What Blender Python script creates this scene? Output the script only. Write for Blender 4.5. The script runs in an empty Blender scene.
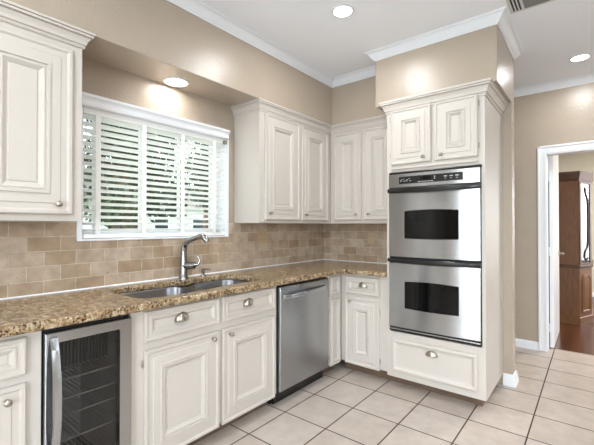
import bpy, bmesh, math, random
from math import pi, sin, cos, radians
from mathutils import Vector, Matrix
random.seed(7)
sc = bpy.context.scene
COL = sc.collection

# ------------------------------------------------------------------ camera
cd = bpy.data.cameras.new('camera'); cam = bpy.data.objects.new('camera', cd); COL.objects.link(cam)
cam.location = (2.3547, -3.3957, 1.2886)
cam.rotation_mode = 'XYZ'
cam.rotation_euler = (pi/2 + 0.0093, 0.0, 0.6775)
cd.sensor_width = 36.0; cd.lens = 367.83/594*36.0; cd.clip_start = 0.02; cd.clip_end = 200
sc.camera = cam

# ------------------------------------------------------------------ world
w = bpy.data.worlds.new('world'); sc.world = w; w.use_nodes = True
wn = w.node_tree.nodes; wl = w.node_tree.links
bg = wn['Background']; sky = wn.new('ShaderNodeTexSky'); sky.sky_type = 'NISHITA'
sky.sun_disc = False; sky.sun_elevation = radians(48); sky.sun_rotation = radians(200); sky.air_density = 1.0; sky.dust_density = 2.5
hs_ = wn.new('ShaderNodeHueSaturation'); hs_.inputs['Saturation'].default_value = 0.3
wl.new(sky.outputs[0], hs_.inputs['Color']); wl.new(hs_.outputs[0], bg.inputs[0]); bg.inputs[1].default_value = 0.8

# ------------------------------------------------------------------ exposure
sc.view_settings.view_transform = 'Standard'
sc.view_settings.look = 'None'
sc.view_settings.gamma = 1.0
sc.view_settings.use_curve_mapping = False
sc.view_settings.exposure = 0.76

H = 2.743            # ceiling
SOF = 2.288          # soffit underside
LAMP_W = 7.6
def area(name, loc, rot, sx, sy, watts, col, shape='RECTANGLE', parent=None):
    l = bpy.data.lights.new(name, 'AREA'); l.shape = shape; l.size = sx
    if shape == 'RECTANGLE': l.size_y = sy
    l.energy = watts; l.color = col
    o = bpy.data.objects.new(name, l); COL.objects.link(o); o.location = loc; o.rotation_euler = rot
    if parent: o.parent = parent
    return o
DAY = (0.68, 0.86, 1.0)
# added area lamps for daylight; the windows behind and beside the camera are unseen
area('daylight_fill', (4.47, -2.9, 1.45), (0, pi/2+radians(40), 0), 1.5, 2.2, 5, DAY)  # added fill at an unseen right-hand window, tilted up towards the ceiling
area('daylight_fill', (0.66, -6.17, 1.15), (pi/2+radians(12), 0, 0), .30, 1.9, 6, DAY)  # unseen narrow source, sized for the bright streak in the oven doors
area('daylight_fill', (3.20, -6.17, 1.40), (pi/2+radians(45), 0, 0), 1.6, 1.9, 95, DAY)  # added main fill behind the camera, tilted up to brighten the ceiling
area('daylight_fill', (4.25, 5.17, 1.45), (-pi/2, 0, 0), 1.5, 1.7, 24, (.93, .96, 1.0))  # far-room window, inferred from its reflection in the hutch glass

# ------------------------------------------------------------------ materials
def lin(c):
    return tuple(((v/255)/12.92 if v/255 <= 0.04045 else ((v/255+0.055)/1.055)**2.4) for v in c) + (1,)
def mat(name, rgb, rough=0.5, metal=0.0, bump=0.0, bscale=60, var=0.0, vscale=8, ior=1.5, coat=0.0, stretch=None, spec=None):
    m = bpy.data.materials.new(name); m.use_nodes = True
    n = m.node_tree.nodes; l = m.node_tree.links; b = n['Principled BSDF']
    b.inputs['Base Color'].default_value = lin(rgb); b.inputs['Roughness'].default_value = rough
    b.inputs['Metallic'].default_value = metal; b.inputs['IOR'].default_value = ior
    b.inputs['Coat Weight'].default_value = coat
    if spec is not None: b.inputs['Specular IOR Level'].default_value = spec
    tc = n.new('ShaderNodeTexCoord')
    mp = n.new('ShaderNodeMapping'); l.new(tc.outputs['Object'], mp.inputs[0])
    if stretch: mp.inputs['Scale'].default_value = stretch
    if var or bump:
        pass
    nz = n.new('ShaderNodeTexNoise'); nz.inputs['Scale'].default_value = vscale; nz.inputs['Detail'].default_value = 4
    l.new(mp.outputs[0], nz.inputs[0])
    if var:
        mr = n.new('ShaderNodeMapRange'); mr.inputs[1].default_value = .3; mr.inputs[2].default_value = .7
        mr.inputs[3].default_value = 1-var; mr.inputs[4].default_value = 1+var
        l.new(nz.outputs[0], mr.inputs[0])
        mx = n.new('ShaderNodeVectorMath'); mx.operation = 'SCALE'; mx.inputs[0].default_value = lin(rgb)[:3]
        l.new(mr.outputs[0], mx.inputs['Scale']); l.new(mx.outputs[0], b.inputs['Base Color'])
    if bump:
        nb = n.new('ShaderNodeTexNoise'); nb.inputs['Scale'].default_value = bscale; nb.inputs['Detail'].default_value = 3
        l.new(mp.outputs[0], nb.inputs[0])
        bp = n.new('ShaderNodeBump'); bp.inputs['Strength'].default_value = 1.0; bp.inputs['Distance'].default_value = bump
        l.new(nb.outputs[0], bp.inputs['Height']); l.new(bp.outputs[0], b.inputs['Normal'])
    return m
def emis(name, rgb, s):
    m = bpy.data.materials.new(name); m.use_nodes = True
    b = m.node_tree.nodes['Principled BSDF']; b.inputs['Base Color'].default_value = lin(rgb)
    b.inputs['Emission Color'].default_value = lin(rgb); b.inputs['Emission Strength'].default_value = s
    return m
M = {}
M['wall'] = mat('tan_wall_paint', (173, 158, 141), 0.27, bump=0.0020, bscale=75, var=0.02, vscale=5)
M['ceiling'] = mat('ceiling_paint', (246, 248, 252), 0.85)
M['trim'] = mat('white_trim_paint', (232, 233, 235), 0.38)
M['cab'] = mat('cream_cabinet_paint', (197, 189, 180), 0.46, var=0.012, vscale=3)
M['toewood'] = mat('toe_kick_wood', (104, 84, 66), 0.6, var=0.1)  # brown wood of the toe kicks
M['far_wall'] = mat('pale_far_wall_paint', (214, 211, 198), 0.6)
M['nickel'] = mat('satin_nickel', (170, 162, 150), 0.28, metal=1.0)
M['chrome'] = mat('brushed_chrome', (158, 157, 156), 0.14, metal=1.0)
M['black'] = mat('black_plastic', (16, 15, 15), 0.25)
M['matteblack'] = mat('matte_black', (22, 20, 19), 0.6)
M['white_mark'] = mat('white_marking', (215, 215, 210), 0.5)
M['blind'] = mat('white_blind_slat', (250, 249, 246), 0.45)
M['tape'] = mat('white_cloth_tape', (242, 241, 238), 0.8)
M['cord'] = mat('white_cord', (235, 233, 228), 0.7)
M['outlet'] = mat('almond_outlet', (186, 160, 128), 0.4)
M['hutch'] = mat('oak_hutch_wood', (104, 62, 14), 0.5, var=0.30, vscale=14, stretch=(6, 6, 0.6))
M['hutch_dark'] = mat('dark_oak_moulding', (72, 38, 12), 0.45, var=0.2, vscale=12)
M['lens'] = emis('lamp_lens', (255, 246, 232), 9.0)
M['vent'] = mat('grey_vent_metal', (128, 130, 128), 0.5)
M['ventw'] = mat('white_vent_metal', (214, 214, 212), 0.5)
M['interior'] = mat('cooler_interior', (205, 204, 202), 0.6)
M['fins'] = mat('cooler_fins', (96, 95, 94), 0.6)
M['wire'] = mat('rack_wire', (190, 190, 188), 0.3, metal=0.8)
M['grass'] = mat('lawn', (84, 98, 48), 0.9, var=0.3)
M['bark'] = mat('tree_bark', (84, 66, 52), 0.9, var=0.3, vscale=10, stretch=(6, 6, 1))
M['leaf'] = mat('leaf', (44, 56, 24), 0.5, var=0.35, vscale=2)
M['leaf2'] = mat('dark_leaf', (26, 31, 18), 0.5, var=0.35, vscale=2)
M['siding'] = mat('pale_siding', (206, 205, 200), 0.8)
M['roof'] = mat('grey_roof', (106, 98, 92), 0.9, var=0.15)
M['patio_white'] = mat('white_patio_paint', (225, 228, 230), 0.5)
M['pane_dark'] = mat('house_window_glass', (40, 52, 60), 0.08)

def brushed(name, rgb, rough, axis):
    # stainless steel brushed along one local axis
    m = bpy.data.materials.new(name); m.use_nodes = True
    n = m.node_tree.nodes; l = m.node_tree.links; b = n['Principled BSDF']
    b.inputs['Metallic'].default_value = 1.0; b.inputs['Roughness'].default_value = rough
    tc = n.new('ShaderNodeTexCoord'); mp = n.new('ShaderNodeMapping'); l.new(tc.outputs['Object'], mp.inputs[0])
    s = [260, 260, 260]; s[axis] = 3; mp.inputs['Scale'].default_value = s
    nz = n.new('ShaderNodeTexNoise'); nz.inputs['Scale'].default_value = 1; nz.inputs['Detail'].default_value = 2; l.new(mp.outputs[0], nz.inputs[0])
    mr = n.new('ShaderNodeMapRange'); mr.inputs[3].default_value = .9; mr.inputs[4].default_value = 1.1; l.new(nz.outputs[0], mr.inputs[0])
    mx = n.new('ShaderNodeVectorMath'); mx.operation = 'SCALE'; mx.inputs[0].default_value = lin(rgb)[:3]
    l.new(mr.outputs[0], mx.inputs['Scale']); l.new(mx.outputs[0], b.inputs['Base Color'])
    b.inputs['Anisotropic'].default_value = 0.9; b.inputs['Anisotropic Rotation'].default_value = 0.25
    tg = n.new('ShaderNodeTangent'); tg.direction_type = 'RADIAL'; tg.axis = 'Z'
    l.new(tg.outputs[0], b.inputs['Tangent'])
    return m
M['steel'] = brushed('brushed_stainless', (184, 187, 190), 0.22, 0)
M['steel_dark'] = brushed('brushed_stainless_dishwasher', (176, 178, 181), 0.27, 0)
M['sinksteel'] = mat('satin_sink_steel', (128, 128, 130), 0.25, metal=1.0)

def glass(name, tint, gl_ior, keep):
    # thin pane: sees through with a tint, mirrors by Fresnel
    m = bpy.data.materials.new(name); m.use_nodes = True
    n = m.node_tree.nodes; l = m.node_tree.links; n.remove(n['Principled BSDF'])
    t = n.new('ShaderNodeBsdfTransparent'); t.inputs[0].default_value = lin(tint)
    g = n.new('ShaderNodeBsdfGlossy'); g.inputs['Roughness'].default_value = 0.03
    f = n.new('ShaderNodeFresnel'); f.inputs[0].default_value = gl_ior
    x = n.new('ShaderNodeMixShader'); l.new(f.outputs[0], x.inputs[0]); l.new(t.outputs[0], x.inputs[1]); l.new(g.outputs[0], x.inputs[2])
    l.new(x.outputs[0], n['Material Output'].inputs[0])
    return m
M['winglass'] = glass('window_glass', (240, 246, 244), 1.3, 0)
M['tintglass'] = glass('tinted_cooler_glass', (225, 225, 225), 1.4, 0)
M['ovenglass'] = mat('black_oven_glass', (8, 8, 8), 0.05, spec=0.3)
M['hutchglass'] = glass('bevelled_hutch_glass', (190, 196, 198), 2.6, 0)

def tile_mat():
    m = bpy.data.materials.new('beige_floor_tile'); m.use_nodes = True
    n = m.node_tree.nodes; l = m.node_tree.links; b = n['Principled BSDF']
    tc = n.new('ShaderNodeTexCoord'); mp = n.new('ShaderNodeMapping'); l.new(tc.outputs['Object'], mp.inputs[0])
    mp.inputs['Location'].default_value = (-0.6865+0.337*30, 0.7640+0.3445*30, 0)
    br = n.new('ShaderNodeTexBrick'); br.offset = 0; br.squash = 1
    br.inputs['Scale'].default_value = 1; br.inputs['Brick Width'].default_value = 0.337; br.inputs['Row Height'].default_value = 0.3445
    br.inputs['Mortar Size'].default_value = 0.0048; br.inputs['Mortar Smooth'].default_value = 0.25
    br.inputs['Color1'].default_value = lin((199, 187, 176)); br.inputs['Color2'].default_value = lin((190, 177, 165)); br.inputs['Mortar'].default_value = lin((78, 62, 50))
    l.new(mp.outputs[0], br.inputs[0])
    nz = n.new('ShaderNodeTexNoise'); nz.inputs['Scale'].default_value = 9; nz.inputs['Detail'].default_value = 8; nz.inputs['Roughness'].default_value = .65
    l.new(tc.outputs['Object'], nz.inputs[0])
    mr = n.new('ShaderNodeMapRange'); mr.inputs[1].default_value = .3; mr.inputs[2].default_value = .7; mr.inputs[3].default_value = .86; mr.inputs[4].default_value = 1.1
    l.new(nz.outputs[0], mr.inputs[0])
    mx = n.new('ShaderNodeVectorMath'); mx.operation = 'SCALE'; l.new(br.outputs[0], mx.inputs[0]); l.new(mr.outputs[0], mx.inputs['Scale'])
    l.new(mx.outputs[0], b.inputs['Base Color'])
    rr = n.new('ShaderNodeMapRange'); rr.inputs[3].default_value = .33; rr.inputs[4].default_value = .9; l.new(br.outputs['Fac'], rr.inputs[0]); l.new(rr.outputs[0], b.inputs['Roughness'])
    bp = n.new('ShaderNodeBump'); bp.inputs['Distance'].default_value = 0.002; bp.invert = True
    l.new(br.outputs['Fac'], bp.inputs['Height']); l.new(bp.outputs[0], b.inputs['Normal'])
    return m
M['tile'] = tile_mat()
def wood_floor():
    m = bpy.data.materials.new('dark_wood_floor'); m.use_nodes = True
    n = m.node_tree.nodes; l = m.node_tree.links; b = n['Principled BSDF']
    tc = n.new('ShaderNodeTexCoord'); mp = n.new('ShaderNodeMapping'); l.new(tc.outputs['Object'], mp.inputs[0])
    mp.inputs['Rotation'].default_value = (0, 0, pi/2); mp.inputs['Location'].default_value = (20, 20, 0)
    br = n.new('ShaderNodeTexBrick'); br.offset = .37
    br.inputs['Scale'].default_value = 1; br.inputs['Brick Width'].default_value = 0.7; br.inputs['Row Height'].default_value = 0.083
    br.inputs['Mortar Size'].default_value = 0.001; br.inputs['Bias'].default_value = 0.0
    br.inputs['Color1'].default_value = lin((58, 30, 16)); br.inputs['Color2'].default_value = lin((98, 56, 34)); br.inputs['Mortar'].default_value = lin((30, 16, 10))
    l.new(mp.outputs[0], br.inputs[0])
    nz = n.new('ShaderNodeTexNoise'); nz.inputs['Scale'].default_value = 6; nz.inputs['Detail'].default_value = 6
    m2 = n.new('ShaderNodeMapping'); m2.inputs['Scale'].default_value = (9, 1, 1); l.new(tc.outputs['Object'], m2.inputs[0]); l.new(m2.outputs[0], nz.inputs[0])
    mr = n.new('ShaderNodeMapRange'); mr.inputs[1].default_value = .3; mr.inputs[2].default_value = .7; mr.inputs[3].default_value = .7; mr.inputs[4].default_value = 1.2
    l.new(nz.outputs[0], mr.inputs[0])
    mx = n.new('ShaderNodeVectorMath'); mx.operation = 'SCALE'; l.new(br.outputs[0], mx.inputs[0]); l.new(mr.outputs[0], mx.inputs['Scale'])
    l.new(mx.outputs[0], b.inputs['Base Color']); b.inputs['Roughness'].default_value = .22
    return m
M['wood'] = wood_floor()
def travertine(axis):
    # tumbled stone bricks laid in running bond; axis = which world axis runs along the wall
    m = bpy.data.materials.new('travertine_brick'); m.use_nodes = True
    n = m.node_tree.nodes; l = m.node_tree.links; b = n['Principled BSDF']
    tc = n.new('ShaderNodeTexCoord'); sp = n.new('ShaderNodeSeparateXYZ'); l.new(tc.outputs['Object'], sp.inputs[0])
    cb = n.new('ShaderNodeCombineXYZ'); l.new(sp.outputs[axis], cb.inputs[0]); l.new(sp.outputs[2], cb.inputs[1])
    # wobble the edges a little as tumbled stone has
    nw = n.new('ShaderNodeTexNoise'); nw.inputs['Scale'].default_value = 28; l.new(tc.outputs['Object'], nw.inputs[0])
    sb = n.new('ShaderNodeVectorMath'); sb.operation = 'SUBTRACT'; sb.inputs[1].default_value = (.5, .5, .5); l.new(nw.outputs['Color'], sb.inputs[0])
    sl = n.new('ShaderNodeVectorMath'); sl.operation = 'SCALE'; sl.inputs['Scale'].default_value = .005; l.new(sb.outputs[0], sl.inputs[0])
    ad = n.new('ShaderNodeVectorMath'); l.new(cb.outputs[0], ad.inputs[0]); l.new(sl.outputs[0], ad.inputs[1])
    mp = n.new('ShaderNodeMapping'); mp.inputs['Location'].default_value = (0.16*40+.052, -0.908+0.0805*20, 0); l.new(ad.outputs[0], mp.inputs[0])
    def brick(c1, c2, mo):
        br = n.new('ShaderNodeTexBrick'); br.offset = .5; br.inputs['Scale'].default_value = 1
        br.inputs['Brick Width'].default_value = 0.160; br.inputs['Row Height'].default_value = 0.0805
        br.inputs['Mortar Size'].default_value = 0.0030; br.inputs['Mortar Smooth'].default_value = 0.5
        br.inputs['Color1'].default_value = c1; br.inputs['Color2'].default_value = c2; br.inputs['Mortar'].default_value = mo
        l.new(mp.outputs[0], br.inputs[0]); return br
    br = brick(lin((166, 144, 120)), lin((196, 182, 166)), lin((206, 196, 180)))
    nz = n.new('ShaderNodeTexNoise'); nz.inputs['Scale'].default_value = 11; nz.inputs['Detail'].default_value = 7; nz.inputs['Roughness'].default_value = .6; l.new(tc.outputs['Object'], nz.inputs[0])
    cr = n.new('ShaderNodeValToRGB'); cr.color_ramp.elements[0].position = .32; cr.color_ramp.elements[0].color = (.74, .67, .60, 1)
    cr.color_ramp.elements[1].position = .66; cr.color_ramp.elements[1].color = (1.04, 1.0, .95, 1); l.new(nz.outputs[0], cr.inputs[0])
    mx = n.new('ShaderNodeVectorMath'); mx.operation = 'MULTIPLY'; l.new(br.outputs[0], mx.inputs[0]); l.new(cr.outputs[0], mx.inputs[1])
    # a few rusty pits
    vz = n.new('ShaderNodeTexNoise'); vz.inputs['Scale'].default_value = 38; vz.inputs['Detail'].default_value = 3; l.new(tc.outputs['Object'], vz.inputs[0])
    vr = n.new('ShaderNodeMapRange'); vr.inputs[1].default_value = .71; vr.inputs[2].default_value = .80; l.new(vz.outputs[0], vr.inputs[0])
    mm = n.new('ShaderNodeMix'); mm.data_type = 'RGBA'; l.new(vr.outputs[0], mm.inputs['Factor']); l.new(mx.outputs[0], mm.inputs['A']); mm.inputs['B'].default_value = lin((128, 92, 60))
    l.new(mm.outputs['Result'], b.inputs['Base Color']); b.inputs['Roughness'].default_value = .5
    bp = n.new('ShaderNodeBump'); bp.inputs['Distance'].default_value = 0.0015; bp.invert = True; l.new(br.outputs['Fac'], bp.inputs['Height']); l.new(bp.outputs[0], b.inputs['Normal'])
    return m
M['trav_y'] = travertine(1); M['trav_x'] = travertine(0)
def granite():
    m = bpy.data.materials.new('gold_granite'); m.use_nodes = True
    n = m.node_tree.nodes; l = m.node_tree.links; b = n['Principled BSDF']
    tc = n.new('ShaderNodeTexCoord')
    nz = n.new('ShaderNodeTexNoise'); nz.inputs['Scale'].default_value = 40; nz.inputs['Detail'].default_value = 8; nz.inputs['Roughness'].default_value = .75; nz.inputs['Distortion'].default_value = .3
    l.new(tc.outputs['Object'], nz.inputs[0])
    cr = n.new('ShaderNodeValToRGB'); e = cr.color_ramp.elements
    e[0].position = .36; e[0].color = lin((84, 66, 48)); e[1].position = .68; e[1].color = lin((198, 186, 164))
    a = e.new(.45); a.color = lin((130, 104, 74)); a = e.new(.54); a.color = lin((168, 146, 113))
    l.new(nz.outputs[0], cr.inputs[0])
    n2 = n.new('ShaderNodeTexNoise'); n2.inputs['Scale'].default_value = 105; n2.inputs['Detail'].default_value = 3; l.new(tc.outputs['Object'], n2.inputs[0])
    n3 = n.new('ShaderNodeTexNoise'); n3.inputs['Scale'].default_value = 9; n3.inputs['Detail'].default_value = 2; l.new(tc.outputs['Object'], n3.inputs[0])
    ad = n.new('ShaderNodeMath'); ad.operation = 'MULTIPLY_ADD'; ad.inputs[1].default_value = .45; l.new(n3.outputs[0], ad.inputs[0]); l.new(n2.outputs[0], ad.inputs[2])
    r2 = n.new('ShaderNodeMapRange'); r2.inputs[1].default_value = .785; r2.inputs[2].default_value = .84; l.new(ad.outputs[0], r2.inputs[0])
    mx = n.new('ShaderNodeMix'); mx.data_type = 'RGBA'; l.new(r2.outputs[0], mx.inputs['Factor']); l.new(cr.outputs[0], mx.inputs['A']); mx.inputs['B'].default_value = lin((40, 30, 24))
    l.new(mx.outputs['Result'], b.inputs['Base Color']); b.inputs['Roughness'].default_value = .16
    return m
M['granite'] = granite()

# ------------------------------------------------------------------ mesh helpers
class MB:
    def __init__(s): s.bm = bmesh.new()
    def box(s, x0, x1, y0, y1, z0, z1, bev=0.0, seg=2):
        vs = [s.bm.verts.new((x, y, z)) for z in (z0, z1) for y in (y0, y1) for x in (x0, x1)]
        fs = [(0,2,3,1),(4,5,7,6),(0,1,5,4),(2,6,7,3),(0,4,6,2),(1,3,7,5)]
        F = [s.bm.faces.new([vs[i] for i in f]) for f in fs]
        if bev:
            es = list({e for f in F for e in f.edges})
            bmesh.ops.bevel(s.bm, geom=es, offset=bev, segments=seg, affect='EDGES', profile=.5)
        return s
    def rings(s, rings, cap0=True, cap1=True, closed=True):
        R = [[s.bm.verts.new(p) for p in r] for r in rings]
        k = len(R[0])
        for a, b in zip(R, R[1:]):
            for i in range(k if closed else k-1):
                j = (i+1) % k
                try: s.bm.faces.new((a[i], a[j], b[j], b[i]))
                except ValueError: pass
        if cap0: s.bm.faces.new(R[0][::-1])
        if cap1: s.bm.faces.new(R[-1])
        return s
    def lathe(s, c, prof, axis='z', n=24, cap=True):
        # prof: (radius, distance along the axis)
        rs = []
        for r, h in prof:
            ring = []
            for i in range(n):
                a = 2*pi*i/n; u, v = max(r, 1e-5)*cos(a), max(r, 1e-5)*sin(a)
                if axis == 'z': p = (c[0]+u, c[1]+v, c[2]+h)
                elif axis == '-y': p = (c[0]+u, c[1]-h, c[2]+v)
                elif axis == 'x': p = (c[0]+h, c[1]+u, c[2]+v)
                elif axis == '-z': p = (c[0]+u, c[1]-v, c[2]-h)
                ring.append(p)
            rs.append(ring)
        return s.rings(rs, cap, cap)
    def tube(s, pts, r, n=12):
        # r: number or list
        P = [Vector(p) for p in pts]; R = r if isinstance(r, (list, tuple)) else [r]*len(P)
        t0 = (P[1]-P[0]).normalized(); up = Vector((0, 0, 1)) if abs(t0.z) < .9 else Vector((1, 0, 0))
        u = t0.cross(up).normalized(); rs = []
        for i, p in enumerate(P):
            t = (P[min(i+1, len(P)-1)]-P[max(i-1, 0)]).normalized()
            u = (u - t*u.dot(t)).normalized(); v = t.cross(u)
            rs.append([p+R[i]*(cos(2*pi*k/n)*u+sin(2*pi*k/n)*v) for k in range(n)])
        return s.rings(rs)
    def build(s, name, m, parent=None, smooth=False):
        bmesh.ops.recalc_face_normals(s.bm, faces=s.bm.faces)
        me = bpy.data.meshes.new(name); s.bm.to_mesh(me); s.bm.free()
        if m is not None: me.materials.append(M[m] if isinstance(m, str) else m)
        o = bpy.data.objects.new(name, me); COL.objects.link(o)
        if smooth:
            for p in me.polygons: p.use_smooth = True
            try: me.set_sharp_from_angle(angle=radians(38))
            except Exception: pass
        if parent: o.parent = parent
        return o
def tag(o, label=None, cat=None, group=None, kind=None):
    if label: o['label'] = label
    if cat: o['category'] = cat
    if group: o['group'] = group
    if kind: o['kind'] = kind
    return o
def thing(name, label, cat, loc=(0,0,0), rz=0, group=None):
    o = bpy.data.objects.new(name, None); COL.objects.link(o); o.location = loc; o.rotation_euler = (0,0,rz)
    o.empty_display_size = .05
    return tag(o, label, cat, group)
def struct(name, mb, m, smooth=False, label=None, parent=None):
    o = mb.build(name, m, parent, smooth)
    if not parent: o['kind'] = 'structure'
    if label: o['label'] = label
    return o
def sweep(mb, prof, path, side=1):
    # prof: closed list of (out, z); path: plan polyline; side=+1 -> out is to the right of travel
    P = [Vector(p) for p in path]; rs = []
    nrm = []
    for a, b in zip(P, P[1:]):
        d = (b-a).normalized(); nrm.append(Vector((d.y, -d.x))*side)
    for i, p in enumerate(P):
        if i == 0: nn = nrm[0]
        elif i == len(P)-1: nn = nrm[-1]
        else:
            nn = nrm[i-1]+nrm[i]; nn = nn/ (nn.dot(nrm[i]))
        rs.append([(p.x+nn.x*o, p.y+nn.y*o, z) for o, z in prof])
    mb.rings(rs)
    return mb
def panel(mb, x0, x1, z0, z1, prof, yb=0.0):
    # raised-panel front: concentric mitred rings; front faces -y; prof (inset, thickness)
    rs = []
    for ins, h in prof:
        rs.append([(x0+ins, yb-h, z0+ins), (x1-ins, yb-h, z0+ins), (x1-ins, yb-h, z1-ins), (x0+ins, yb-h, z1-ins)])
    mb.rings(rs); return mb

# ------------------------------------------------------------------ structure
T = .12
f = MB(); f.box(-.05, 4.6, -6.3, 1.32, -.1, 0); struct('floor', f, 'tile', label='beige square floor tiles with dark grout')
f = MB(); f.box(1.6, 5.4, 1.32, 5.3, -.1, 0.0); struct('floor', f, 'wood', label='dark red-brown plank floor beyond the doorway')
f = MB(); f.box(-.05, 5.4, -6.3, 5.3, H, H+.1); struct('ceiling', f, 'ceiling')
WY0, WY1, WZ0, WZ1 = -2.505, -1.400, 1.208, 2.03     # kitchen window opening
f = MB()
f.box(-.16, 0, -6.3, WY0, 0, H); f.box(-.16, 0, WY1, 1.2, 0, H); f.box(-.16, 0, WY0, WY1, 0, WZ0); f.box(-.16, 0, WY0, WY1, WZ1, H)
struct('wall_left', f, 'wall')
f = MB(); f.box(0, 1.848, 0, T, 0, H, .004); struct('wall_back', f, 'wall')
DX0, DX1, DZ = 1.985, 2.82, 2.035
f = MB(); f.box(0, DX0, 1.16, 1.28, 0, H); f.box(DX1, 4.6, 1.16, 1.28, 0, H); f.box(DX0, DX1, 1.16, 1.28, DZ, H)
struct('wall_hall', f, 'wall')
f = MB()
f.box(4.5, 4.62, -6.3, -4.0, 0, H); f.box(4.5, 4.62, -1.8, 1.16, 0, H); f.box(4.5, 4.62, -4.0, -1.8, 0, .7); f.box(4.5, 4.62, -4.0, -1.8, 2.2, H)
struct('wall_right', f, 'wall')
f = MB()
f.box(0, .48, -6.3, -6.2, 0, H); f.box(.96, 2.4, -6.3, -6.2, 0, H); f.box(4.0, 4.5, -6.3, -6.2, 0, H); f.box(.48, .96, -6.3, -6.2, 2.15, H); f.box(2.4, 4.0, -6.3, -6.2, 2.35, H)
f.box(.48, .96, -6.3, -6.2, 0, .12); f.box(2.4, 4.0, -6.3, -6.2, 0, .45)
struct('wall_front', f, 'wall')
f = MB(); f.box(1.62, 1.74, 1.28, 5.3, 0, H); f.box(5.3, 5.42, 1.28, 5.3, 0, H)
f.box(1.74, 3.5, 5.2, 5.3, 0, H); f.box(5.0, 5.3, 5.2, 5.3, 0, H); f.box(3.5, 5.0, 5.2, 5.3, 0, .6); f.box(3.5, 5.0, 5.2, 5.3, 2.3, H)
struct('wall_far_room', f, 'far_wall')
# soffit over the cabinets and over the oven tower
f = MB()
f.box(0, .319, -6.2, 0, SOF, H, .003); struct('wall_soffit_left', f, 'wall', label='tan soffit above the window and wall cabinets')
f = MB(); f.box(.319, .934, -.303, 0, SOF, H); struct('wall_soffit_back', f, 'wall')
f = MB(); f.box(.934, 1.848, -.574, 0, SOF, H, .004); struct('wall_soffit_tower', f, 'wall', label='tan soffit box above the oven tower')
# ceiling crown moulding
CR = [(0, H-.068), (.007, H-.068), (.010, H-.060), (.017, H-.055), (.030, H-.040), (.042, H-.022), (.050, H-.013), (.060, H-.010), (.066, H-.004), (.066, H), (0, H)]
f = MB(); sweep(f, CR, [(.319, -6.2), (.319, -.303), (.934, -.303), (.934, -.574), (1.848, -.574), (1.848, .12), (1.2, .12)])
struct('trim_1', f, 'trim', label='white crown moulding round the soffits')
f = MB(); sweep(f, CR, [(0.0, 1.16), (4.5, 1.16)]); struct('trim_2', f, 'trim', label='white crown moulding on the hall wall')
# baseboards
BB = [(0, 0), (.014, 0), (.014, .062), (.010, .074), (.004, .084), (0, .084)]
f = MB(); sweep(f, BB, [(0, 1.16), (1.9125, 1.16)]); struct('baseboard_hall', f, 'trim')
BC = [(0, 0), (.020, 0), (.020, .012), (.015, .058), (.012, .066), (.008, .090), (0, .094)]
f = MB(); sweep(f, BC, [(1.779, 0), (1.848, 0), (1.848, .12), (1.2, .12)]); struct('baseboard_back', f, 'trim', label='white baseboard wrapping the wall end')
f = MB(); sweep(f, BB, [(1.74, 5.2), (5.3, 5.2)]); struct('baseboard_far_room', f, 'trim')
# backsplash
f = MB(); f.box(0, .010, -3.6, WY0-.028, .914, 1.312); f.box(0, .010, WY0-.028, WY1+.014, .914, 1.198); f.box(0, .010, WY1+.014, 0, .914, 1.312)
struct('wall_backsplash_left', f, 'trav_y', label='tumbled travertine brick backsplash behind the sink')
f = MB(); f.box(.010, 1.054, -.010, 0, .914, 1.312); struct('wall_backsplash_back', f, 'trav_x', label='tumbled travertine brick backsplash left of the ovens')
CK = [(0, .9145), (.008, .9145), (.004, .921), (0, .921)]
f = MB(); sweep(f, CK, [(.010, -3.6), (.010, -.010), (1.054, -.010)]); struct('trim_3', f, 'trim', label='white caulk line along the countertop')

# door casing + leaf
CS = .072
f = MB()
for (x0, x1) in ((DX0-CS, DX0), (DX1, DX1+CS)):
    f.box(x0, x1, 1.146, 1.16, 0, DZ+CS, .003); 
f.box(DX0, DX1, 1.146, 1.16, DZ, DZ+CS, .003)
f.box(DX0-CS-.004, DX0-CS+.014, 1.138, 1.16, 0, DZ+CS+.004, .003); f.box(DX0-CS, DX1+CS, 1.138, 1.16, DZ+CS-.014, DZ+CS+.004, .003)
f.box(DX0-.016, DX0-.010, 1.140, 1.15, 0, DZ+.01, .002)
# jamb lining and stop
f.box(DX0, DX0+.004, 1.15, 1.285, 0, DZ); f.box(DX0, DX1, 1.15, 1.285, DZ-.010, DZ)
f.box(DX1-.012, DX1, 1.15, 1.285, 0, DZ)
f.box(DX0, DX0+.010, 1.19, 1.215, 0, DZ)
struct('trim_4', f, 'trim', label='white door casing on the hall wall')
dr = thing('door_1', None, None, (1.997, 1.292, 0)); tag(dr, 'white interior door swung open into the far room', None, None, 'structure')
f = MB(); f.box(0, .035, 0, .80, .012, 2.19, .002)
f.build('leaf', 'trim', dr)
for z in (.22, 1.02, 1.80):
    g = MB(); g.box(-.004, .004, -.012, 0.0, z-.045, z+.045, .001); g.lathe((.002, -.014, z-.045), [(.006, 0), (.006, .09)], n=10); g.build('hinge', 'trim', dr)
f = MB(); f.lathe((.035, .735, .96), [(.028, 0), (.028, .006), (.012, .010), (.012, .040), (.018, .046)], 'x')
f.tube([(.078, .735, .96), (.084, .70, .96), (.086, .64, .958)], [.010, .009, .007]); f.build('door_handle', 'nickel', dr, True)

# ------------------------------------------------------------------ kitchen window
win = MB()
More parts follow.
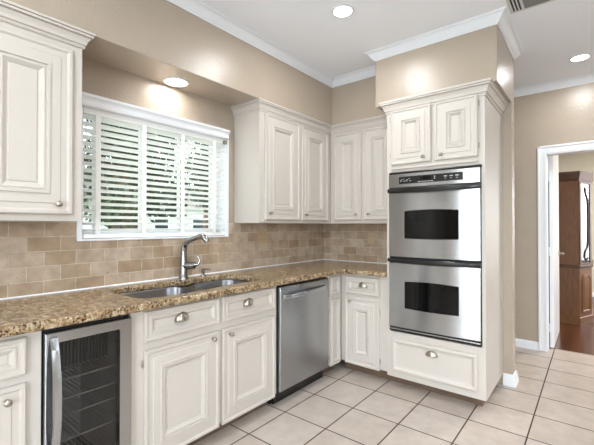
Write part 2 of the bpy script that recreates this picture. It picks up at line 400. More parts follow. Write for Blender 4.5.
# casing proud of the wall, sill and jamb lining
win.box(-.0, .018, WY0-.026, WY0+.002, 1.200, 2.0, .002); win.box(-.0, .018, WY1-.002, WY1+.012, 1.200, 2.0, .002)
win.box(-.14, .020, WY0-.026, WY1+.012, 1.198, 1.210, .003)
win.box(-.158, 0, WY0, WY0+.010, WZ0, WZ1); win.box(-.158, 0, WY1-.010, WY1, WZ0, WZ1); win.box(-.158, 0, WY0, WY1, WZ1-.010, WZ1)
wo = struct('window_1', win, 'trim', label='white-framed window over the sink')
f = MB()
xm = -.115
for y in (WY0+.010, WY1-.052): f.box(xm-.02, xm+.02, y, y+.042, WZ0, WZ1-.01, .003)
f.box(xm-.02, xm+.02, WY0+.01, WY1-.01, WZ0, WZ0+.045, .003); f.box(xm-.02, xm+.02, WY0+.01, WY1-.01, WZ1-.06, WZ1-.01, .003)
f.build('window_frame', 'trim', wo)
f = MB(); f.box(xm-.002, xm+.002, WY0+.02, WY1-.02, WZ0+.03, WZ1-.03); f.build('pane', 'winglass', wo)

bl = thing('window_blind', 'white wooden slat blind hanging in the window over the sink', 'blind', (0, 0, 0))
f = MB()
VAL = [(0.001, 1.998), (.040, 1.998), (.044, 2.006), (.046, 2.030), (.052, 2.040), (.062, 2.050), (.064, 2.064), (0.001, 2.064)]
y0, y1 = WY0-.030, WY1-.010
rs = [[(o, y, z) for o, z in VAL] for y in (y0, y1)]
f.rings(rs); f.build('valance', 'trim', bl)
f = MB(); f.box(-.052, .0, WY0+.012, WY1-.012, 1.962, 2.012, .003); f.build('headrail', 'blind', bl)
f = MB()
SX = -.026; n_sl = 18; z0 = 1.264; dz = (1.948-z0)/(n_sl-1); tilt = radians(17); hw = .0245
for i in range(n_sl):
    z = z0+dz*i
    for (a, b) in (((-1), (1)),):
        pr = []
        for t, th in ((-1, .0), (-.6, .0014), (0, .0022), (.6, .0014), (1, 0)):
            u = t*hw; pr.append((SX+u*cos(tilt)-th*sin(tilt)*0, z+u*sin(tilt)+th))
        pr2 = [(x, zz-.0026) for x, zz in pr[::-1]]
        f.rings([[(x, y, zz) for x, zz in pr+pr2] for y in (WY0+.016, WY1-.014)])
f.build('slats', 'blind', bl)
f = MB(); f.box(SX-.026, SX+.026, WY0+.014, WY1-.013, 1.214, 1.238, .004); f.build('bottom_rail', 'blind', bl)
for y in (-2.408, -2.112, -1.814, -1.524):
    f = MB()
    f.box(.001, .0025, y-.015, y+.015, 1.222, 1.975); f.box(SX-.0275, SX-.026, y-.015, y+.015, 1.228, 1.975)
    f.build('ladder_tape', 'tape', bl)
f = MB()
f.tube([(.006, -1.462, 1.96), (.006, -1.462, 1.6), (.006, -1.462, 1.262), (.010, -1.462, 1.252)], .0018, 6)
f.lathe((.010, -1.462, 1.232), [(.002, .024), (.006, .016), (.007, 0)]); f.build('lift_cord', 'cord', bl)
f = MB(); f.box(.0, .030, WY1-.040, WY1-.014, 1.955, 1.985, .004); f.build('end_bracket', 'nickel', bl)

# ------------------------------------------------------------------ cabinets
DOOR = [(0,0),(0,.015),(.005,.022),(.016,.022),(.024,.015),(.046,.015),(.049,.019),(.086,.019),(.088,.025),(.096,.025),(.098,.018),(.104,.018),(.107,.021),(.111,.020),(.127,.006),(.131,.006),(.133,.010)]
DRAW = [(0,0),(0,.015),(.005,.022),(.012,.022),(.019,.015),(.030,.015),(.033,.020),(.040,.020),(.056,.005),(.058,.008)]
SLIM = [(0,0),(0,.014),(.004,.018),(.009,.018),(.015,.013),(.028,.013),(.030,.017),(.034,.017),(.044,.006),(.045,.008)]
def knob(parent, x, z, yf, r=.0135):
    f = MB(); f.lathe((x, yf, z), [(.009, -.001), (.008, .003), (.0055, .008), (.0055, .014), (r, .019), (r+.001, .024), (r*.8, .029), (r*.3, .031)], '-y', 16)
    return f.build('knob', 'nickel', parent, True)
def cup(parent, x, z, yf, w=.086, h=.054):
    # half-dome bin pull, open underneath, with a flat rim
    f = MB(); n = 14; rs = []
    for j in range(8):
        ph = (pi/2)*j/7
        ring = []
        for i in range(n+1):
            a = pi*i/n
            r = cos(ph)
            ring.append((x+cos(a)*w/2*r*.92, yf-.024*sin(ph)-.001, z-h*.42+sin(a)*h*r*.95))
        rs.append(ring)
    f.rings(rs, False, False, closed=False)
    rr = [[(x+cos(pi*i/n)*w/2*k, yf-t, z-h*.45+sin(pi*i/n)*h*k) for i in range(n+1)] for k, t in ((1.0, .0), (1.0, .003), (.88, .003), (.88, .0))]
    f.rings(rr, False, False, closed=False)
    o = f.build('cup_pull', 'nickel', parent, True)
    s = o.modifiers.new('thickness', 'SOLIDIFY'); s.thickness = .0018
    return o
def hinge(parent, x, z, yf, h=.032):
    f = MB(); f.lathe((x, yf-.006, z-h/2), [(.001, -.005), (.0036, 0), (.0036, h), (.001, h+.005)], 'z', 10)
    return f.build('hinge', 'nickel', parent, True)
def cabinet(name, label, loc, rz, w, depth, z0, z1, toe=.085, cat='cabinet', group=None):
    t = thing(name, label, cat, loc, rz, group)
    f = MB(); f.box(0, w, -depth, -.002, z0, z1, .0015, 1); f.build('body', 'cab', t)
    if toe:
        g = MB(); g.box(.0, w, -depth+toe, -.004, 0, z0); g.build('toe_kick', 'toewood', t)
    return t
def hollow(t, w, depth, z0, z1):
    for c in list(t.children):
        if c.name.startswith('body'): bpy.data.objects.remove(c)
    f = MB(); f.box(0, w, -depth, -depth+.018, z0, z1); f.box(0, .018, -depth+.018, -.002, z0, z1); f.box(w-.018, w, -depth+.018, -.002, z0, z1); f.box(.018, w-.018, -depth+.018, -.002, z0, z0+.018)
    return f.build('body', 'cab', t)
def front(t, kind, x0, x1, z0, z1, yf, prof=None):
    f = MB(); prof = prof or (DOOR if kind == 'door' else DRAW)
    panel(f, x0, x1, z0, z1, prof, -yf); return f.build(kind, 'cab', t)
FX = .598      # face frame of the base run: fronts end up at about .617
# left of the cooler
Y0 = -3.52; L = cabinet('base_cabinet', 'cream base cabinet at the left end, left of the beverage cooler', (0, Y0, 0), pi/2, -2.876-Y0, FX, .10, .874)
d = front(L, 'drawer', .04, -2.931-Y0, .705, .852, FX); cup(d, .30, .778, -FX-.012)
d = front(L, 'door', .04, -2.931-Y0, .092, .672, FX); knob(d, -2.994-Y0, 0.621, -FX-.019, .0125)
# sink base
Y0 = -2.504; S = cabinet('sink_cabinet', 'cream sink base cabinet with two doors below two false drawers', (0, Y0, 0), pi/2, -1.448-Y0, FX, .10, .874)
hollow(S, -1.448-Y0, FX, .10, .874)
for (a, b, kx, cx) in ((-2.441, -1.970, -2.020, -2.228), (-1.946, -1.478, -1.888, -1.733)):
    d = front(S, 'drawer', a-Y0, b-Y0, .706, .860, FX); cup(d, cx-Y0, .797, -FX-.013)
    d = front(S, 'door', a-Y0, b-Y0, .090, .665, FX); knob(d, kx-Y0, .627, -FX-.018, .0125)
for z in (.60, .16): hinge(S, -2.447-Y0, z, -FX)
# corner base
Y0 = -.806; Cn = cabinet('corner_cabinet', 'slim cream corner base cabinet right of the dishwasher', (0, Y0, 0), pi/2, .2175, FX, .10, .874)
front(Cn, 'drawer', .034, .186, .690, .852, FX, SLIM); front(Cn, 'door', .034, .186, .092, .665, FX, SLIM)
for z in (.56, .17): hinge(Cn, .028, z, -FX)
# filler behind corner, part of the corner cabinet
f = MB(); f.box(.219, .80, -FX+.02, -.002, .10, .874); f.build('blind_corner', 'cab', Cn)
# back base
Bk = cabinet('base_cabinet', 'cream base cabinet between the corner and the oven tower', (FX+.003, -.002, 0), 0, 1.052-FX-.003, .585, .10, .874)
xo = FX+.003
d = front(Bk, 'drawer', .655-xo, .982-xo, .700, .852, .585); cup(d, .826-xo, .789, -.585-.010)
d = front(Bk, 'door', .648-xo, .975-xo, .092, .672, .585); knob(d, .706-xo, .638, -.585-.017, .0125)
for z in (.57, .17): hinge(Bk, .983-xo, z, -.585)
# oven tower
TX0, TX1, TY = 1.056, 1.780, .620
Tw = thing('oven_cabinet', 'tall cream oven tower cabinet with two small doors above and a wide drawer below', 'cabinet', (TX0, 0, 0))
tw = TX1-TX0
OX0, OX1, OZ0, OZ1 = 1.085-TX0, 1.755-TX0, .455, 1.712
f = MB()
f.box(0, tw, -TY, -.002, .090, OZ0-.005); f.box(0, tw, -TY, -.002, OZ1+.004, SOF-.001)
f.box(0, OX0-.002, -TY, -.002, OZ0-.005, OZ1+.004); f.box(OX1+.002, tw, -TY, -.002, OZ0-.005, OZ1+.004)
bmesh.ops.remove_doubles(f.bm, verts=f.bm.verts, dist=1e-5)
f.build('body', 'cab', Tw)
f = MB(); f.box(0, tw-.10, -TY+.118, -.004, 0, .09); f.build('toe_kick', 'toewood', Tw)
f = MB(); f.box(tw-.099, tw-.045, -TY+.108, -.004, 0, .09); f.build('toe_kick', 'toewood', Tw)
for (a, b, kx, hx) in ((1.098, 1.416, 1.362, 1.092), (1.440, 1.738, 1.493, 1.744)):
    d = front(Tw, 'door', a-TX0, b-TX0, 1.772, 2.205, TY, [(i*.95, h) for i, h in DOOR]); knob(d, kx-TX0, 1.812, -TY-.018, .0125)
    for z in (2.14, 1.85): hinge(Tw, hx-TX0, z, -TY)
DR = [(0,0),(0,.014),(.006,.021),(.018,.021),(.024,.012),(.040,.012),(.046,.012),(.050,.012),(.052,.012)]
d = front(Tw, 'drawer', 1.098-TX0, 1.730-TX0, .140, .397, TY, [(0,0),(0,.012),(.005,.019),(.016,.021),(.026,.018),(.034,.010),(.05,.007)]); cup(d, 1.414-TX0, .338, -TY-.008, .092, .042)
f = MB(); f.box(1.100-TX0, 1.735-TX0, -TY-.020, -TY+.001, 1.735, 1.752, .003); f.build('ledge_moulding', 'cab', Tw)
TC = [(0, 2.188), (.007, 2.188), (.011, 2.200), (.006, 2.208), (.015, 2.210), (.019, 2.228), (.031, 2.250), (.027, 2.254), (.040, 2.257), (.042, 2.266), (.038, 2.269), (.047, 2.271), (.047, 2.284), (0, 2.284)]
f = MB(); sweep(f, TC, [(0, -.342), (0, -TY), (tw, -TY), (tw, -.002)], 1); 
f.build('crown_moulding', 'cab', Tw)
# upper cabinets
UX = .298
UC = [(0, 2.206), (.006, 2.206), (.010, 2.214), (.006, 2.222), (.013, 2.224), (.016, 2.240), (.026, 2.258), (.022, 2.261), (.034, 2.263), (.036, 2.272), (.032, 2.275), (.040, 2.276), (.040, 2.2868), (0, 2.2868)]
def upper(label, loc, rz, w, depth, group=None):
    t = thing('wall_cabinet', label, 'cabinet', loc, rz, group)
    f = MB(); f.box(0, w, -depth, -.002, 1.312, 2.2868, .0015, 1); f.build('body', 'cab', t)
    return t
Y0 = -3.56; UL = upper('cream wall cabinet at the upper left, left of the window', (0, Y0, 0), pi/2, -2.614-Y0, UX)
d = front(UL, 'door', .035, -3.10-Y0, 1.345, 2.175, UX, [(i*1.15, h) for i, h in DOOR]); knob(d, .44, 1.395, -UX-.018)
d = front(UL, 'door', -3.075-Y0, -2.662-Y0, 1.345, 2.175, UX, [(i*1.15, h) for i, h in DOOR]); knob(d, -2.728-Y0, 1.396, -UX-.018)
f = MB(); sweep(f, [(o*1.15, z) for o, z in UC], [(0, -UX), (-2.614-Y0, -UX), (-2.614-Y0, -.002)]); f.build('crown_moulding', 'cab', UL)
Y0 = -1.316; UR = upper('cream two-door wall cabinet right of the window', (0, Y0, 0), pi/2, 1.316-.3015, UX)
for (a, b) in ((-1.262, -.820), (-.786, -.372)):
    d = front(UR, 'door', a-Y0, b-Y0, 1.338, 2.200, UX); knob(d, a+.048-Y0, 1.393, -UX-.018, .0125)
f = MB(); sweep(f, UC, [(0, -.002), (0, -UX), (1.0145-.001+.0, -UX)]); f.build('crown_moulding', 'cab', UR)
UB = upper('cream two-door wall cabinet between the corner and the oven tower', (UX+.001, 0, 0), 0, 1.054-UX-.001, .300)
xo = UX+.001
for (a, b, kx) in ((.352, .656, .604), (.680, .990, .737)):
    d = front(UB, 'door', a-xo, b-xo, 1.345, 2.192, .300, [(i*.9, h) for i, h in DOOR]); knob(d, kx-xo, 1.400, -.300-.018, .0125)
f = MB(); sweep(f, UC, [(.0, -.300), (1.052-xo, -.300)]); f.build('crown_moulding', 'cab', UB)

# ------------------------------------------------------------------ countertop
def rr(x0, x1, y0, y1, r, n=7):
    pts = []
    for cx, cy, a0 in ((x1-r, y1-r, 0), (x0+r, y1-r, pi/2), (x0+r, y0+r, pi), (x1-r, y0+r, 1.5*pi)):
        for i in range(n): pts.append((cx+r*cos(a0+pi/2*i/(n-1)), cy+r*sin(a0+pi/2*i/(n-1))))
    return pts
BOWLS = [(.120, .575, -2.430, -1.935, .11), (.135, .545, -1.905, -1.490, .11)]
cu = bpy.data.curves.new('countertop', 'CURVE'); cu.dimensions = '2D'; cu.fill_mode = 'BOTH'
bev = .010
def spl(pts):
    s = cu.splines.new('POLY'); s.points.add(len(pts)-1); s.use_cyclic_u = True
    for i, p in enumerate(pts): s.points[i].co = (p[0], p[1], 0, 1)
cf = .668; cb = -.662
out = [(.0105, -3.56), (cf-bev, -3.56), (cf-bev, cb-.02-bev), (cf+.006, cb-.006-bev), (cf+.02+bev*0, cb+bev), (1.0545-bev, cb+bev), (1.0545-bev, -.0105), (.0105, -.0105)]
spl(out)
# one cut-out that holds both bowls
hole = []
A, B = BOWLS
spl(rr(A[0]+bev, A[1]-bev, A[2]+bev, A[3]+.012, .115)[:]) if False else None
def union_hole():
    n = 8; P = []
    def arc(cx, cy, r, a0, a1):
        for i in range(n): 
            a = a0+(a1-a0)*i/(n-1); P.append((cx+r*cos(a), cy+r*sin(a)))
    x0, x1, y0, y1, r = A; b0, b1, c0, c1, q = B
    arc(x1-r, y0+r, r, 0, -pi/2); arc(x0+r, y0+r, r, -pi/2, -pi); arc(x0+r*.6, y1+.0-.05, r*.6, pi, pi/2+.3)
    P.append((b0+.035, (y1+c0)/2+.01))
    arc(b0+q*.5, c0+.09, q*.5, pi+.2, pi); arc(b0+q, c1-q, q, pi, pi/2); arc(b1-q, c1-q, q, pi/2, 0)
    P.append((b1, c0+.05)); P.append((x1-.012, y1-.02)); P.append((x1, y1-.10))
    return P
uh = union_hole(); cxm = sum(p[0] for p in uh)/len(uh); cym = sum(p[1] for p in uh)/len(uh)
spl([(cxm+(p[0]-cxm)*1.02, cym+(p[1]-cym)*1.01) for p in uh])
cu.extrude = .009; cu.bevel_depth = bev; cu.bevel_resolution = 3
tmp = bpy.data.objects.new('tmp', cu); COL.objects.link(tmp)
dg = bpy.context.evaluated_depsgraph_get(); me = bpy.data.meshes.new_from_object(tmp.evaluated_get(dg))
bpy.data.objects.remove(tmp); me.materials.clear(); me.materials.append(M['granite'])
ct = bpy.data.objects.new('countertop', me); COL.objects.link(ct); ct.location = (0, 0, .914-.009-bev)
for p in me.polygons: p.use_smooth = True
me.set_sharp_from_angle(angle=radians(40))
tag(ct, 'speckled gold and brown granite L-shaped countertop', 'countertop')

# ------------------------------------------------------------------ sink
sk = thing('sink', 'stainless steel double-bowl sink set under the granite countertop', 'sink', (0, 0, 0))
f = MB()
for (x0, x1, y0, y1, r) in BOWLS:
    rs = []
    for ins, z in ((-.016, .8745), (0.0, .8745), (.003, .866), (.010, .75), (.030, .715), (.060, .705)):
        rs.append([(x, y, z) for x, y in rr(x0+ins, x1-ins, y0+ins, y1-ins, max(r-ins, .03))])
    f.rings(rs, False, True)
o = f.build('bowls', 'sinksteel', sk, True); s = o.modifiers.new('thickness', 'SOLIDIFY'); s.thickness = .0015; s.offset = 1
for (x0, x1, y0, y1, r) in BOWLS:
    f = MB(); f.lathe(((x0+x1)/2, (y0+y1)/2, .7055), [(.045, 0), (.045, .003), (.034, .003), (.030, .001), (.012, .001), (.010, .004)]); f.build('drain', 'chrome', sk, True)

# ------------------------------------------------------------------ faucet
fa = thing('faucet', 'tall chrome pull-out kitchen faucet with side lever behind the sink', 'faucet', (.062, -1.845, .914))
f = MB(); f.lathe((0, 0, 0), [(.034, 0), (.034, .008), (.030, .012)]); f.build('base', 'chrome', fa, True)
f = MB()
f.tube([(0,0,.010), (0,0,.06), (0,0,.13), (0,0,.19), (.004,.001,.225), (.018,.005,.252), (.040,.011,.268), (.075,.021,.280), (.120,.034,.294)],
       [.029,.027,.024,.022,.021,.019,.018,.017,.017], 16)
f.build('spout', 'chrome', fa, True)
f = MB(); f.tube([(.112,.032,.2905), (.135,.040,.300), (.155,.048,.300), (.176,.056,.286), (.190,.062,.264)], [.016,.021,.023,.022,.019], 16); f.build('spray_head', 'chrome', fa, True)
f = MB(); f.tube([(.0,.0,.088), (.025,.022,.088), (.060,.050,.092), (.066,.056,.093)], [.027,.028,.027,.018], 14); f.build('valve_barrel', 'chrome', fa, True)
f = MB(); f.tube([(.060,.052,.093), (.078,.068,.100), (.086,.076,.122), (.080,.070,.148), (.072,.062,.156)], [.013,.011,.008,.007,.006], 12); f.build('lever', 'chrome', fa, True)
sd = thing('soap_dispenser', 'small chrome soap dispenser right of the faucet', 'soap dispenser', (.062, -1.675, .914))
f = MB(); f.lathe((0,0,0), [(.020, 0), (.020, .006), (.011, .010), (.011, .030), (.015, .034), (.015, .048), (.007, .054)], n=16); f.build('body', 'chrome', sd, True)
f = MB(); f.tube([(0,0,.046), (.025,.012,.050), (.055,.026,.046)], [.007,.005,.004], 10); f.build('nozzle', 'chrome', sd, True)

# ------------------------------------------------------------------ beverage cooler
WC = thing('beverage_cooler', 'stainless steel under-counter beverage cooler with dark glass door', 'beverage cooler', (0, -2.8745, 0), pi/2)
ww = .3665
f = MB()
D = .585
f.box(0, .012, -D, -.01, .01, .862); f.box(ww-.012, ww, -D, -.01, .01, .862); f.box(.012, ww-.012, -D, -.01, .85, .862); f.box(.012, ww-.012, -D, -.01, .01, .10); f.box(.012, ww-.012, -.05, -.01, .1, .85)
f.build('casing', 'matteblack', WC)
f = MB(); 
for i in range(22): f.box(.020+i*.0155, .027+i*.0155, -.40, -.385, .62, .845)
f.box(.014, ww-.014, -.385, -.375, .60, .849)
f.build('cooling_fins', 'fins', WC)
f = MB(); f.box(.013, ww-.013, -.06, -.052, .1, .6); f.box(.0125, .016, -.56, -.06, .1, .849); f.box(ww-.016, ww-.0125, -.56, -.06, .1, .849); f.build('liner', 'interior', WC)
for z in (.62, .535, .465, .355, .24):
    f = MB(); f.box(.018, ww-.018, -.560, -.556, z-.003, z+.003)
    for i in range(16):
        x = .03+i*(ww-.06)/15; f.tube([(x, -.555, z), (x, -.09, z)], .0014, 5)
    f.tube([(.018, -.09, z), (ww-.018, -.09, z)], .002, 5)
    f.build('rack', 'wire', WC)
f = MB()
yo = -.628; yi = -.590
gx0, gx1, gz0, gz1 = .050, .305, .150, .806
r = .010
rs = []
def rrz(x0, x1, z0, z1, r, y, n=5): return [(a, y, b) for a, b in rr(x0, x1, z0, z1, r, n)]
rs = [rrz(.004, ww-.004, .105, .850, .003, yi), rrz(.004, ww-.004, .105, .850, .003, yo+.004), rrz(.007, ww-.007, .108, .847, .003, yo), rrz(gx0, gx1, gz0, gz1, r, yo), rrz(gx0, gx1, gz0, gz1, r, yi), rrz(.004, ww-.004, .105, .850, .003, yi)]
f.rings(rs, False, False); f.build('door_frame', 'steel', WC)
f = MB(); f.box(gx0-.004, gx1+.004, -.612, -.606, gz0-.004, gz1+.004); f.build('door_glass', 'tintglass', WC)
f = MB(); n = 13; rs = []
for i in range(n):
    t = i/(n-1); z = .830-.52*t; b = .048*sin(pi*t)**.8 if 0 < t < 1 else 0
    rs.append([(.018, yo-b-.012, z), (.044, yo-b-.012, z), (.046, yo-b-.004, z), (.044, yo-b+.002, z), (.018, yo-b+.002, z), (.016, yo-b-.004, z)])
f.rings(rs); f.build('door_handle', 'steel', WC, True)
f = MB(); f.box(.01, ww-.01, -.57, -.56, .012, .100); 
for i in range(6): f.box(.03, ww-.03, -.574, -.57, .022+i*.012, .027+i*.012)
f.build('toe_grille', 'matteblack', WC)

# ------------------------------------------------------------------ dishwasher
DW = thing('dishwasher', 'dark stainless steel dishwasher right of the sink cabinet', 'dishwasher', (0, -1.4435, 0), pi/2)
dw = .634
f = MB(); f.box(.002, dw-.002, -.585, -.01, .10, .868); f.box(.002, dw-.002, -.53, -.03, .0, .10); f.build('casing', 'matteblack', DW)
f = MB(); n = 15; rs = []
zz = [(.105, .0), (.110, .006), (.70, .010), (.82, .010), (.845, .006), (.852, .0)]
rs = []
for z, b in zz:
    rs.append([(.010, -.586, z), (.010, -.612-b, z), (.016, -.616-b, z), (dw-.012, -.616-b, z), (dw-.006, -.612-b, z), (dw-.006, -.586, z)])
f.rings(rs); f.build('door', 'steel_dark', DW)
f = MB(); rs = []
for i in range(17):
    t = i/16; x = .040+t*(.530); b = .030*sin(pi*t)**.5 if 0 < t < 1 else -.004; z = .778+.010*t
    rs.append([(x, -.626-b-.008, z-.013), (x, -.626-b-.012, z), (x, -.626-b-.008, z+.013), (x, -.626-b+.002, z+.012), (x, -.626-b+.002, z-.012)])
f.rings(rs); f.build('door_handle', 'steel', DW, True)
f = MB(); f.box(.006, dw-.006, -.56, -.545, .006, .098, .002); f.build('kick_plate', 'black', DW)

# ------------------------------------------------------------------ double oven
OV = thing('double_oven', 'stainless steel double wall oven built into the tower cabinet', 'oven', (TX0, 0, 0))
ox0, ox1 = OX0, OX1; om = (ox0+ox1)/2; ow = ox1-ox0
f = MB(); f.box(ox0+.004, ox1-.004, -.625, -.03, .462, 1.706); f.build('housing', 'matteblack', OV)
f = MB(); f.box(ox0-.006, ox1+.006, -.628, -TY-.0005, 1.695, 1.711, .002); f.box(ox1-.004, ox1+.003, -.628, -TY-.0005, .462, 1.70, .001); f.box(ox0-.003, ox0+.004, -.628, -TY-.0005, .462, 1.70, .001); f.build('trim_frame', 'black', OV)
def bow(x): t = (x-om)/(ow/2); return .006*(1-t*t)
def bowed(name, x0, x1, z0, z1, y, th, m, zt=None, zb=None, n=18, smooth=True, parent=OV, bev=.003):
    f = MB(); rs = []
    for i in range(n+1):
        x = x0+(x1-x0)*i/n; yy = y-bow(x); a = z0+(zb(x) if zb else 0); b = z1+(zt(x) if zt else 0)
        rs.append([(x, y+th, a), (x, yy+bev, a), (x, yy, a+bev), (x, yy, b-bev), (x, yy+bev, b), (x, y+th, b)])
    f.rings(rs); return f.build(name, m, parent, smooth)
cp = bowed('control_panel', ox0+.002, ox1-.001, 1.588, 1.694, -.648, .022, 'steel')
c2 = bowed('control_glass', ox0+.088, ox0+.560, 1.614, 1.672, -.650, .01, 'black', parent=cp)
def mark(x, z, wd=.010, hh=.003):
    f = MB(); f.box(x, x+wd, -.650-bow(x)-.0012, -.650-bow(x)+.002, z, z+hh); f.build('control_marking', 'white_mark', c2)
for i in range(4):
    for j in range(2): mark(ox0+.098+i*.023+j*.010, 1.640+.010*((i+j)%2)-.006*j, .007, .0035)
    mark(ox0+.100+i*.024, 1.634, .009, .002)
for i in range(5): mark(ox0+.240+i*.024, 1.622, .016, .0035)
for i in range(3):
    mark(ox0+.430+i*.040, 1.648, .022, .004); mark(ox0+.434+i*.040, 1.633, .012, .0018)
mark(ox0+.360, 1.652, .009, .005); mark(ox0+.360, 1.638, .009, .005)
f = MB(); f.box(ox0+.255, ox0+.335, -.650-bow(om)-.0014, -.650-bow(om)+.003, 1.636, 1.660); f.build('display', 'ovenglass', c2)
def oven_door(z0, z1, wz0, wz1, hz0, hz1):
    d = bowed('door', ox0+.003, ox1-.001, z0, z1, -.650, .024, 'steel')
    # window glass, arched at head and foot
    wx0, wx1 = ox0+.132, ox0+.530
    arch = lambda x: .009*(1-((x-(wx0+wx1)/2)/((wx1-wx0)/2))**2)
    bowed('window_glass', wx0, wx1, wz0-.004, wz1+.005, -.6515, .012, 'ovenglass', zt=arch, zb=lambda x: -.005*(1-((x-(wx0+wx1)/2)/((wx1-wx0)/2))**2), parent=d, bev=.0008)
    g = MB(); rs = []; n = 20
    for i in range(n+1):
        t = i/n; x = ox0-.004+(ow+.006)*t; b = .030*sin(pi*min(max(t, .0), 1))**.45 if 0 < t < 1 else 0
        y = -.664-b; dip = -.012*sin(pi*t)
        rs.append([(x, y+.012, hz0+dip*.7), (x, y, hz0+.006+dip), (x, y-.004, (hz0+hz1)/2+dip), (x, y, hz1-.006), (x, y+.012, hz1)])
    g.rings(rs)
    for x in (ox0+.004, ox1-.020): g.box(x, x+.016, -.668, -.645, hz0+.004, hz1-.004)
    g.build('door_handle', 'black', d, True)
    return d
oven_door(1.046, 1.552, 1.196, 1.398, 1.548, 1.582)
oven_door(.498, 1.000, .656, .852, 1.004, 1.036)
bowed('gap_strip', ox0+.006, ox1-.008, 1.552, 1.588, -.636, .01, 'matteblack')
f = MB(); f.box(ox0+.002, ox1-.002, -.640, -.622, .486, .4975, .001); f.box(ox0+.002, ox1-.002, -.640, -.622, .462, .474, .001)
f.build('vent_trim', 'black', OV)
f = MB(); f.box(ox0+.002, ox1-.002, -.646, -.622, .475, .485, .002); f.build('vent_strip', 'steel', OV)

# ------------------------------------------------------------------ outlets
def outlet(label, loc, rz, gangs):
    t = thing('wall_outlet', label, 'outlet', loc, rz)
    wd = .070 if gangs == 1 else .116
    f = MB(); f.box(-wd/2, wd/2, -.005, 0, -.057, .057, .003); f.build('cover_plate', 'outlet', t)
    for g in range(gangs):
        cx = 0 if gangs == 1 else (-.023+.046*g)
        f = MB(); 
        f.box(cx-.016, cx+.016, -.0075, -.004, .006, .034, .003); f.box(cx-.016, cx+.016, -.0075, -.004, -.034, -.006, .003)
        o = f.build('socket', 'outlet', t)
        for z in (.021, -.019):
            for s in (-.006, .006):
                f = MB(); f.box(cx+s-.001, cx+s+.001, -.0080, -.0070, z-.004, z+.004); f.build('slot', 'matteblack', o)
    return t
outlet('tan double outlet plate on the backsplash right of the window', (.0105, -.985, 1.187), pi/2, 2)
outlet('tan outlet plate on the backsplash beside the oven tower', (.602, -.0105, 1.165), 0, 1)

# ------------------------------------------------------------------ ceiling lights and vent
def downlight(label, x, y, z, w=LAMP_W, r=.076, group=None):
    t = thing('recessed_light', label, 'ceiling light', (x, y, z), 0, group)
    f = MB(); f.lathe((0,0,0), [(r, -.001), (r, .004), (r-.006, .007), (r-.014, .007), (r-.016, -.001)], '-z', 32, cap=False)
    f.build('trim_ring', 'trim', t, True)
    f = MB(); f.lathe((0,0,0), [(r-.015, .001), (r-.018, .0045)], '-z', 32); f.build('lens', 'lens', t)
    area('lamp', (0, 0, -.010), (0, 0, 0), (r-.018)*2, 0, w, (.96, .98, 1.0), 'DISK', t)
    return t
downlight('round recessed ceiling light above the corner counter', 1.045, -1.275, H)
downlight('round recessed ceiling light over the hall by the doorway', 2.276, .60, H, LAMP_W*.7)
downlight('round recessed light in the soffit above the window', .108, -1.94, SOF, 1.1, .086)
for x, y in ((1.05, -3.45), (2.6, -2.2), (2.5, -4.7), (3.9, .5)):  # oven streak suggests the first; the other unseen lamps are added fill
    downlight('unseen round recessed ceiling light placed behind or beside the camera for fill', x, y, H, LAMP_W, group='ceiling lights out of view')
area('lamp', (3.4, 3.2, H-.02), (0, 0, 0), .3, .3, 55, (1, .92, .82))  # added fill to brighten the far room, unseen and without a fixture
v = thing('air_vent', 'white ceiling air vent with dark louvres and grey face', 'vent', (2.13, -.70, H))
f = MB(); f.box(-.205, .125, -.17, .175, -.006, -.0005, .002)
f.build('frame', 'ventw', v)
f = MB(); f.box(-.120, .016, -.14, .150, -.009, -.0055); f.build('damper_plate', 'vent', v)
for x in (-.185, -.166, -.147, .030, .050, .070, .090):
    f = MB(); f.box(x, x+.010, -.14, .150, -.0068, -.0055); f.build('louvre', 'matteblack', v)
# ------------------------------------------------------------------ china hutch in the far room
hu = thing('china_hutch', 'tall oak china hutch with glass door seen through the doorway', 'cabinet', (0, 0, 0))
def foot(e=0.0):
    return [(1.76, 2.645-e), (2.213+e*.5, 2.645-e), (2.330+e, 2.955-e*.3), (2.330+e, 3.72+e*.3), (2.213+e*.5, 4.03+e), (1.76, 4.03+e)]
def prism(f, zs): f.rings([[(x, y, z) for x, y in foot(e)] for z, e in zs])
f = MB(); prism(f, [(0, .02), (.09, .02), (.10, .008), (.74, .008)]); f.build('lower_body', 'hutch', hu)
f = MB(); prism(f, [(.74, .016), (.75, .026), (.765, .026), (.775, .012)]); f.build('waist_moulding', 'hutch_dark', hu)
f = MB(); prism(f, [(.775, 0), (1.88, 0)]); f.build('upper_body', 'hutch', hu)
f = MB(); prism(f, [(1.88, .004), (1.895, .010), (1.90, .006), (1.945, .020), (1.975, .030), (2.0, .034), (2.003, .034)]); f.build('crown_moulding', M['hutch_dark'], hu)
# canted glass door: local frame
c0 = Vector((2.213, 2.645)); c1 = Vector((2.330, 2.955)); u = (c1-c0).normalized(); nn = Vector((u.y, -u.x)); Lc = (c1-c0).length
def cant(a, b, o0, o1, z0, z1, f):
    ps = [c0+u*a+nn*o0, c0+u*b+nn*o0, c0+u*b+nn*o1, c0+u*a+nn*o1]
    f.rings([[(p.x, p.y, z) for p in ps] for z in (z0, z1)])
f = MB(); cant(.035, Lc-.045, .001, .004, .80, 1.845, f); gl = f.build('door_glass', 'hutchglass', hu)
f = MB(); cant(.0, .035, .001, .012, .785, 1.875, f); cant(Lc-.045, Lc, .001, .012, .785, 1.875, f); cant(.035, Lc-.045, .001, .012, .785, .80, f); cant(.035, Lc-.045, .001, .012, 1.845, 1.875, f); f.build('door_frame', 'hutch_dark', hu)
f = MB()
def cpt(a, z, o=.008): p = c0+u*a+nn*o; return (p.x, p.y, z)
mid = Lc*.55
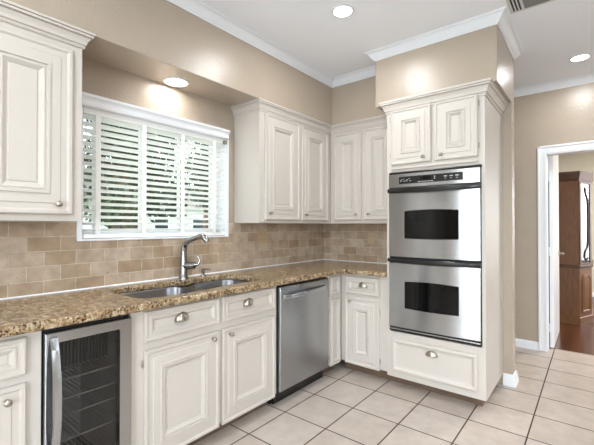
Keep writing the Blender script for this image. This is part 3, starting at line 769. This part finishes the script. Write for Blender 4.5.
f.tube([cpt(mid+.02-.05, 1.80), cpt(mid-.02, 1.74), cpt(mid+.045, 1.64), cpt(mid+.06, 1.5), cpt(mid+.06, 1.2)], .008, 8)
f.tube([cpt(mid+.06, 1.2), cpt(mid+.06, 1.08), cpt(mid+.03, 1.0), cpt(mid-.03, .95), cpt(mid-.05, .88), cpt(mid, .83), cpt(mid+.05, .86)], .009, 8)
f.build('mullion', 'hutch_dark', gl)
f = MB(); n = 12; pts = [(.05, .16)]; 
def archp(o, ins):
    P = [(.045+ins, .15+ins), (Lc-.045-ins, .15+ins), (Lc-.045-ins, .56)]
    for i in range(1, n): 
        a = pi*i/n; P.append((Lc/2+(Lc/2-.045-ins)*cos(a), .56+(.10-ins*.5)*sin(a)))
    P.append((.045+ins, .56)); return [cpt(a, z, o) for a, z in P]
f.rings([archp(.002, 0), archp(.016, .004), archp(.018, .02), archp(.010, .034), archp(.016, .06)]); f.build('arched_panel', 'hutch', hu)

# ------------------------------------------------------------------ outdoors, seen through the blind
f = MB(); f.box(-40, -.2, -25, 25, -.5, -.3); g = struct('ground', f, 'grass', label='lawn outside the kitchen window')
def tree(label, x, y, h, r, leaf, cz, trunk=.16, n=1500, group=None):
    t = thing('tree', label, 'tree', (x, y, -.3), 0, group)
    f = MB(); f.tube([(0,0,0), (.05,.03,h*.3), (-.04,.05,h*.55), (.05,0,h*.8)], [trunk, trunk*.8, trunk*.6, trunk*.25], 10)
    for k in range(5):
        a = k*1.26; f.tube([(0,0.02,h*(.35+.07*k)), (cos(a)*r*.4, sin(a)*r*.4, h*(.48+.07*k)), (cos(a)*r*.75, sin(a)*r*.75, h*(.58+.07*k))], [trunk*.45, trunk*.3, trunk*.08], 7)
    f.build('trunk', 'bark', t)
    f = MB(); rnd = random.Random(int(x*100+y*10))
    cl = [(rnd.uniform(-1,1)*r*.75, rnd.uniform(-1,1)*r*.75, cz+rnd.uniform(-1,1)*h*.27) for _ in range(26)]
    for i in range(n):
        c = rnd.choice(cl); d = Vector((rnd.gauss(0,1), rnd.gauss(0,1), rnd.gauss(0,1))).normalized()*r*.36*rnd.random()**.4
        p = Vector(c)+d; s = rnd.uniform(.06, .13); a = Vector((rnd.gauss(0,1), rnd.gauss(0,1), rnd.gauss(0,1))).normalized(); b = a.orthogonal().normalized()
        f.bm.faces.new([f.bm.verts.new(q) for q in (p+a*s, p+b*s*.45, p-a*s, p-b*s*.45)])
    f.build('foliage', leaf, t); return t
tree('leafy green tree outside the window, nearest the glass', -6.0, .7, 4.4, 1.25, 'leaf', 3.1, .13, 2200)
tree('broad green tree outside at the right of the view', -5.6, 4.0, 4.4, 1.25, 'leaf2', 3.1, .13, 2200)
tree('dark tree outside in the middle distance', -9.5, 2.7, 5.6, 1.6, 'leaf2', 3.6, .2, 2600)
tree('bushy green tree at the right in the middle distance', -9.8, 6.9, 5.6, 1.6, 'leaf', 3.6, .2, 2600)
tree('tall dark tree far outside, left of its neighbours', -15.0, 4.6, 7.5, 2.1, 'leaf2', 4.8, .25, 2800)
tree('tall bushy tree far outside on the right', -15.5, 10.2, 7.5, 2.1, 'leaf', 4.8, .25, 2800)
hs = thing('house', 'pale neighbouring house with grey roof seen through the blind', 'building', (-25, 13, -.3))
f = MB(); f.box(-3, 3, -7, 7, 0, 3.0); f.build('wall', 'siding', hs)
f = MB(); f.rings([[(-3.4, y, 3.0), (3.4, y, 3.0), (0, y, 4.9)] for y in (-7.4, 7.4)]); f.build('roof', 'roof', hs)
for y in (-5, -1.8, 1.4, 4.6):
    f = MB(); f.box(3.0, 3.05, y-.7, y+.7, .9, 2.4); w_ = f.build('window', 'patio_white', hs)
    f = MB(); f.box(3.05, 3.06, y-.52, y+.52, .98, 2.12); f.build('pane', 'pane_dark', w_)
